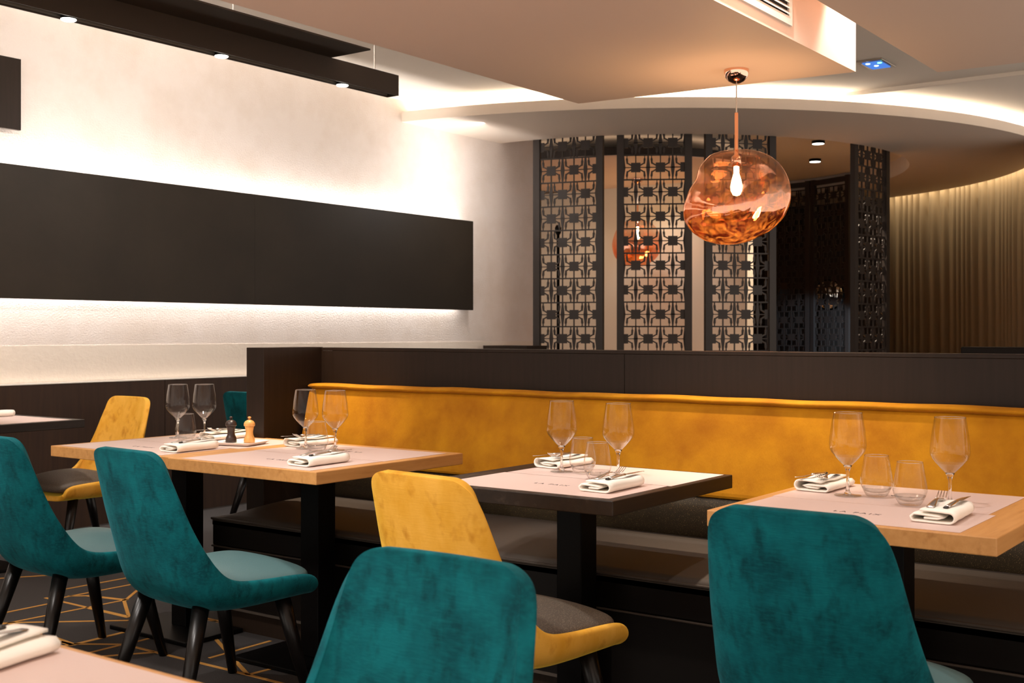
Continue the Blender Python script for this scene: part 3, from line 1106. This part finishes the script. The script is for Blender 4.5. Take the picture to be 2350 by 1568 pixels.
placemat('paper placemat at chair side of dark brown table', 2.735, 3.06, 1.675, 2.268, 'near')
placemat('paper placemat at bench side of dark brown table', 3.066, 3.415, 1.665, 2.262, 'far')
placemat('paper placemat at chair side of the table at the bench right end', 2.735, 3.045, 0.752, 1.335, 'near')
placemat('paper placemat at bench side of the table at the bench right end', 3.05, 3.435, 0.77, 1.34, 'far')
placemat('paper placemat at chair side of oak table beside the partition wing', 2.715, 3.06, 2.805, 3.46, 'near')
placemat('paper placemat at bench side of oak table beside the partition wing', 3.066, 3.41, 2.80, 3.47, 'far')
placemat('paper placemat at chair side of table with the pepper mills', 2.735, 3.06, 3.60, 4.24, 'near')
placemat('paper placemat at far side of table with the pepper mills', 3.066, 3.42, 3.56, 4.24, 'far')
placemat('paper placemat on the dark table by the plaster wall', 3.20, 3.59, 5.46, 6.08, 'far', 0, False)
placemat('paper placemat on the blurred foreground table', 0.60, 0.977, 0.98, 1.565, 'far', 0, False)

# ---------------------------------------------------------------- chairs


def interp(tab, v):
    for i in range(len(tab) - 1):
        if tab[i][0] <= v <= tab[i + 1][0]:
            u = (v - tab[i][0]) / (tab[i + 1][0] - tab[i][0])
            return [a + (b - a) * u for a, b in zip(tab[i][1:], tab[i + 1][1:])]
    return tab[-1][1:]


# rows: centre (x,z), rim (x,z), half width
SHELL = [
    (-0.013, 0.846, 0.006, 0.842, 0.118), (-0.0125, 0.841, 0.007, 0.837, 0.146), (-0.0115, 0.828, 0.011, 0.823, 0.171), (-0.009, 0.806, 0.018, 0.800, 0.185),
    (-0.003, 0.77, 0.033, 0.757, 0.192), (0.007, 0.71, 0.053, 0.700, 0.200), (0.020, 0.64, 0.078, 0.632, 0.209), (0.038, 0.57, 0.109, 0.566, 0.218),
    (0.060, 0.50, 0.145, 0.508, 0.226), (0.085, 0.435, 0.180, 0.463, 0.232), (0.115, 0.386, 0.215, 0.440, 0.235), (0.155, 0.353, 0.255, 0.430, 0.237),
    (0.21, 0.338, 0.305, 0.426, 0.238), (0.29, 0.334, 0.36, 0.423, 0.239), (0.38, 0.335, 0.42, 0.421, 0.239), (0.46, 0.337, 0.48, 0.418, 0.238),
    (0.525, 0.339, 0.528, 0.412, 0.236), (0.552, 0.341, 0.553, 0.396, 0.233), (0.560, 0.344, 0.559, 0.370, 0.228)]


def chair_shell():
    rows = []
    nu = 24
    for (xc, zc, xr, zr, h) in SHELL:
        row = []
        for j in range(nu + 1):
            u = -1 + 2 * j / nu
            a = abs(u) * PI / 2
            t_ = min(1.0, max(0.0, (0.56 - zc) / 0.20))
            ey, eb = 0.92 - 0.38 * t_, 1.15 - 0.60 * t_
            yy = math.copysign(h * math.sin(a) ** ey, u)
            href = max(h, 0.187) if zc > 0.79 else h
            a2 = math.asin(min(1.0, (abs(yy) / href) ** (1 / ey)))
            bl = 1 - math.cos(a2) ** eb
            row.append((xc + (xr - xc) * bl, yy, zc + (zr - zc) * bl))
        rows.append(row)
    return MB().grid(rows).mesh('shell', True)


def chair_seat():
    rows_t = []
    nx, nu = 16, 16
    mb = MB()
    loops = []
    # stacked outlines from bottom to the domed top
    def outline(inset, z, dome):
        pts = []
        n = 48
        for i in range(n):
            a = 2 * PI * i / n
            ca, sa = math.cos(a), math.sin(a)
            p = 0.42
            ex = math.copysign(abs(ca) ** p, ca)
            ey = math.copysign(abs(sa) ** p, sa)
            x = 0.372 + (0.206 - inset) * ex
            tt = (x - 0.15) / 0.43
            hw = 0.168 + 0.066 * min(1, max(0, tt)) ** 0.7
            y = (hw - inset) * ey
            d = (1 - min(1, abs(x - 0.36) / 0.24) ** 2.2) * (1 - min(1, abs(y) / 0.235) ** 2.4)
            pts.append((x, y, z + dome * d))
        return pts
    for inset, z, dome in ((0.045, 0.370, 0), (0.012, 0.374, 0), (0.003, 0.386, 0), (0.0, 0.402, 0), (0.005, 0.414, 0), (0.02, 0.422, 0.012), (0.06, 0.425, 0.035), (0.11, 0.428, 0.040), (0.16, 0.43, 0.042)):
        loops.append(outline(inset, z, dome))
    mb.grid(loops, True)
    n = 48
    mb.f.append(tuple(reversed(range(n))))
    k = len(loops) - 1
    mb.f.append(tuple(range(k * n, k * n + n)))
    return mb.mesh('seat_pad', True)


SHELL_ME, SEAT_ME = chair_shell(), chair_seat()


def make_chair(name, vel, seatm):
    t = thing(name, '', 'chair', (0, 0, 0), 0, 'velvet dining chairs')
    sh = SHELL_ME.copy()
    obj('shell', sh, vel, t, smooth=True, subsurf=2, solid=0.027, offset=0.0)
    obj('seat_pad', SEAT_ME.copy(), seatm, t, smooth=True, subsurf=1)
    for (x, y, fx, fy) in ((0.165, 0.15, 0.055, 0.20), (0.165, -0.15, 0.055, -0.20), (0.46, 0.165, 0.545, 0.205), (0.46, -0.165, 0.545, -0.205)):
        obj('leg', MB().tube([(x, y, 0.358), (x + (fx - x) * 0.5, y + (fy - y) * 0.5, 0.176), (fx, fy, 0.0)], [0.027, 0.0225, 0.0155], 20), 'leg', t, smooth=True)
    return t


teal0 = make_chair('dining_chair', 'teal', 'teal_seat')
yel0 = make_chair('dining_chair', 'yellow', 'grey_seat')
ut, uy = [], []
place(teal0, ut, (2.22, 3.09, 0), R(-4), 'teal velvet chair pushed to the oak table, whole side and seat visible')
place(teal0, ut, (2.24, 3.87, 0), R(-3), 'teal velvet chair cut by the left picture edge')
place(yel0, uy, (2.27, 1.95, 0), R(-6), 'yellow velvet chair at the dark brown table, back to viewer')
place(teal0, ut, (2.25, 0.945, 0), R(0), 'teal velvet chair at the table by the right end of the bench')
place(teal0, ut, (1.455, 1.208, 0), R(181), 'teal velvet chair in the close foreground, in front of yellow chair')
place(yel0, uy, (4.07, 5.64, 0), R(180), 'yellow velvet chair facing viewer, in front of the dark wainscot')
place(teal0, ut, (4.80, 5.53, 0), R(0), 'teal velvet chair half hidden behind the partition wing')

# ---------------------------------------------------------------- glasses


def make_wine():
    t = thing('wine_glass', '', 'wine glass', (0, 0, 0), 0, 'stemmed wine glasses on the tables')
    bowl = [(0.0355, 0.109), (0.0450, 0.121), (0.0495, 0.131), (0.0503, 0.140), (0.0492, 0.156), (0.0464, 0.180), (0.0428, 0.204), (0.0390, 0.228)]
    obj('bowl', MB().lathe(bowl, 48), 'glass', t, smooth=True)
    obj('bowl_base', MB().lathe([(0.0, 0.079), (0.006, 0.080), (0.012, 0.085), (0.0235, 0.096), (0.0355, 0.109)], 48), 'glass_base', t, smooth=True)
    obj('rim', MB().lathe([(0.0390, 0.2275), (0.0396, 0.2282), (0.0390, 0.229), (0.0384, 0.2282)], 48, True), 'glass_solid', t, smooth=True)
    obj('stem', MB().lathe([(0.0, 0.004), (0.010, 0.006), (0.006, 0.012), (0.0042, 0.025), (0.0038, 0.045), (0.0042, 0.062), (0.0065, 0.073), (0.012, 0.083), (0.006, 0.0845), (0.0, 0.084)], 20), 'glass_solid', t, smooth=True)
    obj('foot', MB().lathe([(0.0, 0.0), (0.036, 0.0), (0.037, 0.0012), (0.036, 0.002), (0.02, 0.0032), (0.009, 0.006), (0.0, 0.0062)], 40), 'glass_base', t, smooth=True)
    return t


def make_tumbler():
    t = thing('tumbler', '', 'glass', (0, 0, 0), 0, 'stemless water glasses on the tables')
    obj('wall', MB().lathe([(0.040, 0.026), (0.0432, 0.038), (0.0432, 0.046), (0.041, 0.062), (0.037, 0.085), (0.0325, 0.112)], 48), 'glass', t, smooth=True)
    obj('rim', MB().lathe([(0.0325, 0.1115), (0.0331, 0.1122), (0.0325, 0.113), (0.0319, 0.1122)], 48, True), 'glass_solid', t, smooth=True)
    obj('base', MB().lathe([(0.0, 0.001), (0.022, 0.0), (0.026, 0.001), (0.030, 0.006), (0.0345, 0.014), (0.040, 0.026), (0.0392, 0.0262), (0.033, 0.016), (0.018, 0.011), (0.0, 0.010)], 40), 'glass_base', t, smooth=True)
    return t


wine0, tum0 = make_wine(), make_tumbler()
uw, utm = [], []
ZM = 0.7525
for (x, y, lab) in [
        (3.167, 1.171, 'wine glass behind the teal chair back, at the bench right end table'),
        (3.148, 0.891, 'wine glass behind fork and napkin at the bench right end table'),
        (3.169, 2.120, 'wine glass closest to the far napkin on the dark brown table'),
        (3.165, 1.905, 'wine glass behind the fork on the dark brown table'),
        (3.216, 3.346, 'wine glass beside the partition wing on the oak table'),
        (3.235, 3.205, 'wine glass in front of the bench end on the oak table'),
        (3.228, 4.136, 'wine glass farthest from the pepper mills on their oak table'),
        (3.300, 4.050, 'wine glass closest to the pepper mills on their oak table')]:
    place(wine0, uw, (x, y, ZM), random.uniform(0, 6), lab)
for (x, y, lab) in [
        (3.197, 1.101, 'stemless glass, the one standing further back at the bench right end table'),
        (3.086, 0.975, 'stemless glass, the one standing nearer at the bench right end table'),
        (3.179, 2.046, 'stemless glass, the one standing further back on the dark brown table'),
        (3.073, 1.924, 'stemless glass, the one standing nearer on the dark brown table'),
        (3.165, 3.232, 'stemless glass between two wine glasses in front of the bench end'),
        (3.150, 3.985, 'stemless glass in front of wine glasses at the pepper mill table')]:
    place(tum0, utm, (x, y, ZM), random.uniform(0, 6), lab)

# ---------------------------------------------------------------- napkins and cutlery


def napkin_mesh(L=0.205, W=0.10):
    # folded path in (y,z): loose inner end, over the top, round the near roll, back under, up the far fold
    path = [(0.030, 0.0165), (0.0, 0.0150), (-0.03, 0.0145), (-W / 2 + 0.012, 0.0125)]
    # near roll
    cyn, czn, r = -W / 2 + 0.012, 0.0175, 0.0105
    path = [(0.028, 0.0130), (-0.005, 0.0120), (cyn + 0.004, 0.0115)]
    for k in range(9):
        a = R(-60 - 0) if False else R(250 - k * 20)
        path.append((cyn + r * 0.55 * math.cos(a), czn - 0.001 + r * 0.55 * math.sin(a)))
    path = path[:2]
    for k in range(13):
        a = R(270 - k * 15)
        path.append((cyn + 0.006 * math.cos(a), 0.0185 + 0.0065 * math.sin(a)))
    path += [(-0.01, 0.0245), (0.02, 0.0240), (W / 2 - 0.012, 0.0235)]
    top = [(-W / 2 + 0.010, 0.0028), (-0.02, 0.0026), (0.02, 0.0026), (W / 2 - 0.008, 0.0030)]
    arc_far = [(W / 2 - 0.008 + 0.009 * math.cos(R(a)), 0.0125 + 0.0098 * math.sin(R(a))) for a in range(-75, 91, 15)]
    arc_near = [(-W / 2 + 0.012 + 0.0125 * math.cos(R(a)), 0.0155 + 0.0128 * math.sin(R(a))) for a in range(90, 271, 15)]
    outer = [(W / 2 - 0.02, 0.0275), (0.01, 0.0285), (-0.02, 0.0288)] + arc_near + top[1:3] + arc_far[:6] + [(W / 2 - 0.006, 0.0185), (0.02, 0.0180), (-0.012, 0.0172), (-0.026, 0.0150), (-0.012, 0.0115), (0.02, 0.0105)]
    n = 10
    rows = []
    for i in range(n + 1):
        x = -L / 2 + L * i / n
        s = 1 + 0.02 * math.sin(i * 1.7)
        rows.append([(x + 0.003 * math.sin(y * 50), y * s, z * (1 + 0.05 * math.sin(i * 0.9 + y * 30))) for y, z in outer])
    return MB().grid(rows).mesh('cloth', True)


NAP = napkin_mesh()


def bent_strip(stations, th=0.0016, n_side=1):
    """stations: (x, y_centre, half width, z)"""
    mb = MB()
    rows = []
    for (x, y, hw, z) in stations:
        rows.append([(x, y - hw, z), (x, y - hw * 0.5, z + th), (x, y + hw * 0.5, z + th), (x, y + hw, z), (x, y + hw * 0.5, z - th * 0.6), (x, y - hw * 0.5, z - th * 0.6)])
    mb.grid(rows, True)
    m = 6
    mb.f.append(tuple(range(m)))
    mb.f.append(tuple(reversed(range((len(rows) - 1) * m, len(rows) * m))))
    return mb


def fork_parts():
    h = bent_strip([(0, 0, 0.009, 0), (0.02, 0, 0.0095, 0.002), (0.05, 0, 0.0075, 0.006), (0.085, 0, 0.0045, 0.009), (0.11, 0, 0.0035, 0.008), (0.124, 0, 0.007, 0.005), (0.134, 0, 0.0118, 0.003), (0.146, 0, 0.0125, 0.0025)], 0.0015).mesh('handle', True)
    tines = MB()
    for k in range(4):
        y = -0.0103 + k * 0.00687
        s = bent_strip([(0.145, y, 0.0022, 0.0025), (0.158, y * 1.02, 0.0019, 0.005), (0.172, y * 1.0, 0.0016, 0.010), (0.188, y * 0.97, 0.0007, 0.018)], 0.0011)
        tines.add(s.v, s.f)
    return h, tines.mesh('tines', True)


def knife_parts():
    h = bent_strip([(0.012, 0, 0.0062, 0.0), (0.03, 0, 0.0068, 0.001), (0.06, 0, 0.0062, 0.003), (0.085, 0, 0.0048, 0.004), (0.098, 0, 0.0046, 0.004)], 0.0035).mesh('handle', True)
    e_ = bent_strip([(0, 0, 0.0058, -0.0004), (0.004, 0, 0.0064, 0.0), (0.0125, 0, 0.0063, 0.0)], 0.0034).mesh('handle_end', True)
    b = bent_strip([(0.097, 0, 0.0045, 0.004), (0.104, 0.001, 0.0085, 0.0042), (0.14, 0.001, 0.0085, 0.0048), (0.165, 0.0, 0.0068, 0.0052), (0.185, -0.003, 0.0032, 0.0055), (0.196, -0.006, 0.0006, 0.0056)], 0.0007).mesh('blade', True)
    return h, e_, b


FK, KN = fork_parts(), knife_parts()


def setting(x, y, z, rot, where, flip=False, fork=True, knife=True, tilt=0):
    """napkin with cutlery; local +x runs from the handle end to the tips"""
    nk = obj('napkin', NAP, 'linen', None)
    nk.location = (x, y, z)
    nk.rotation_euler = (0, 0, R(rot))
    md = nk.modifiers.new('thickness', 'SOLIDIFY')
    md.thickness = 0.0045
    md.offset = 0
    tag(nk, 'white folded linen napkin ' + where, 'napkin', 'folded napkins')
    c, s = math.cos(R(rot)), math.sin(R(rot))

    def at(lx, ly, lz):
        return (x + lx * c - ly * s, y + lx * s + ly * c, z + lz)
    if fork:
        f = thing('fork', 'steel fork lying on napkin ' + where, 'fork', at(-0.075, 0.012, 0.0335), R(rot + 4), 'forks on napkins')
        obj('handle', FK[0], 'steel', f)
        obj('tines', FK[1], 'steel', f)
    if knife:
        k = thing('knife', 'steel knife lying on napkin ' + where, 'knife', at(-0.07, -0.022, 0.0345), R(rot - 3), 'knives on napkins')
        obj('handle', KN[0], 'steel', k)
        obj('handle_end', KN[1], 'steel_black', k)
        obj('blade', KN[2], 'steel', k)


ZN = 0.7522
setting(2.925, 0.845, ZN, 3, 'in the corner of the table at the bench right end')
setting(2.915, 1.775, ZN, 2, 'at chair side of the dark brown table')
setting(2.875, 2.925, ZN, 3, 'at chair side of the oak table beside the partition wing')
setting(2.915, 3.665, ZN, 4, 'at chair side of the pepper mill table')
setting(3.29, 1.285, ZN, 180, 'at bench side of the table at the bench right end')
setting(3.325, 2.215, ZN, 178, 'at bench side of the dark brown table')
setting(3.34, 3.445, ZN, 180, 'at bench side of the oak table beside the partition wing')
setting(3.335, 3.955, ZN, 182, 'at far side of the pepper mill table')
setting(3.56 - 0.10, 5.99, ZN, 3, 'on the dark table by the plaster wall', knife=False, fork=False)
setting(0.852, 1.52, ZN, 192, 'on the blurred foreground table', knife=True, fork=True)

# ---------------------------------------------------------------- pepper and salt mills on a tray
tr = thing('serving_tray', 'small white porcelain tray under the pepper and salt mills', 'tray', (3.185, 3.69, ZN + 0.0006), R(17))


def rrect(hx, hy, z, r=0.01):
    pts = []
    for (sx, sy, a0) in ((1, 1, 0), (-1, 1, 90), (-1, -1, 180), (1, -1, 270)):
        for k in range(5):
            a = R(a0 + k * 22.5)
            pts.append((sx * (hx - r) + r * math.cos(a), sy * (hy - r) + r * math.sin(a), z))
    return pts


loops = [rrect(0.068, 0.078, 0.0), rrect(0.070, 0.080, 0.001), rrect(0.082, 0.092, 0.011), rrect(0.083, 0.093, 0.0125), rrect(0.080, 0.090, 0.012), rrect(0.067, 0.077, 0.003), rrect(0.060, 0.070, 0.0025)]
mb = MB().grid(loops, True)
mb.f.append(tuple(range(20)))
mb.f.append(tuple(reversed(range(120, 140))))
obj('dish', mb, 'porcelain', tr, smooth=True)
mill_body = [(0.0, 0.0), (0.0215, 0.0), (0.0225, 0.003), (0.0225, 0.012), (0.0205, 0.015), (0.0215, 0.018), (0.0195, 0.022), (0.0160, 0.030), (0.0145, 0.040), (0.0150, 0.050), (0.0175, 0.060), (0.0190, 0.066), (0.0, 0.066)]
mill_head = [(0.0, 0.066), (0.0185, 0.066), (0.0222, 0.068), (0.0228, 0.073), (0.0215, 0.080), (0.0165, 0.087), (0.0085, 0.091), (0.0045, 0.093), (0.0, 0.093)]
mill_knob = [(0.0, 0.092), (0.004, 0.092), (0.0035, 0.096), (0.0065, 0.099), (0.0072, 0.1015), (0.005, 0.105), (0.0, 0.1058)]
for (x, y, mt, lab, nm) in ((3.195, 3.755, 'mill_dark', 'dark walnut pepper mill on the white tray', 'pepper_mill'), (3.235, 3.69, 'mill_light', 'pale beech salt mill on the white tray', 'salt_mill')):
    t = thing(nm, lab, 'mill', (x, y, ZN + 0.0035), 0, 'wooden mills on the tray')
    obj('body', MB().lathe([(r * 1.0, h) for r, h in mill_body], 32), mt, t, smooth=True)
    obj('head', MB().lathe(mill_head, 32), mt, t, smooth=True)
    obj('knob', MB().lathe(mill_knob, 20), mt, t, smooth=True)

bpy.context.view_layer.update()
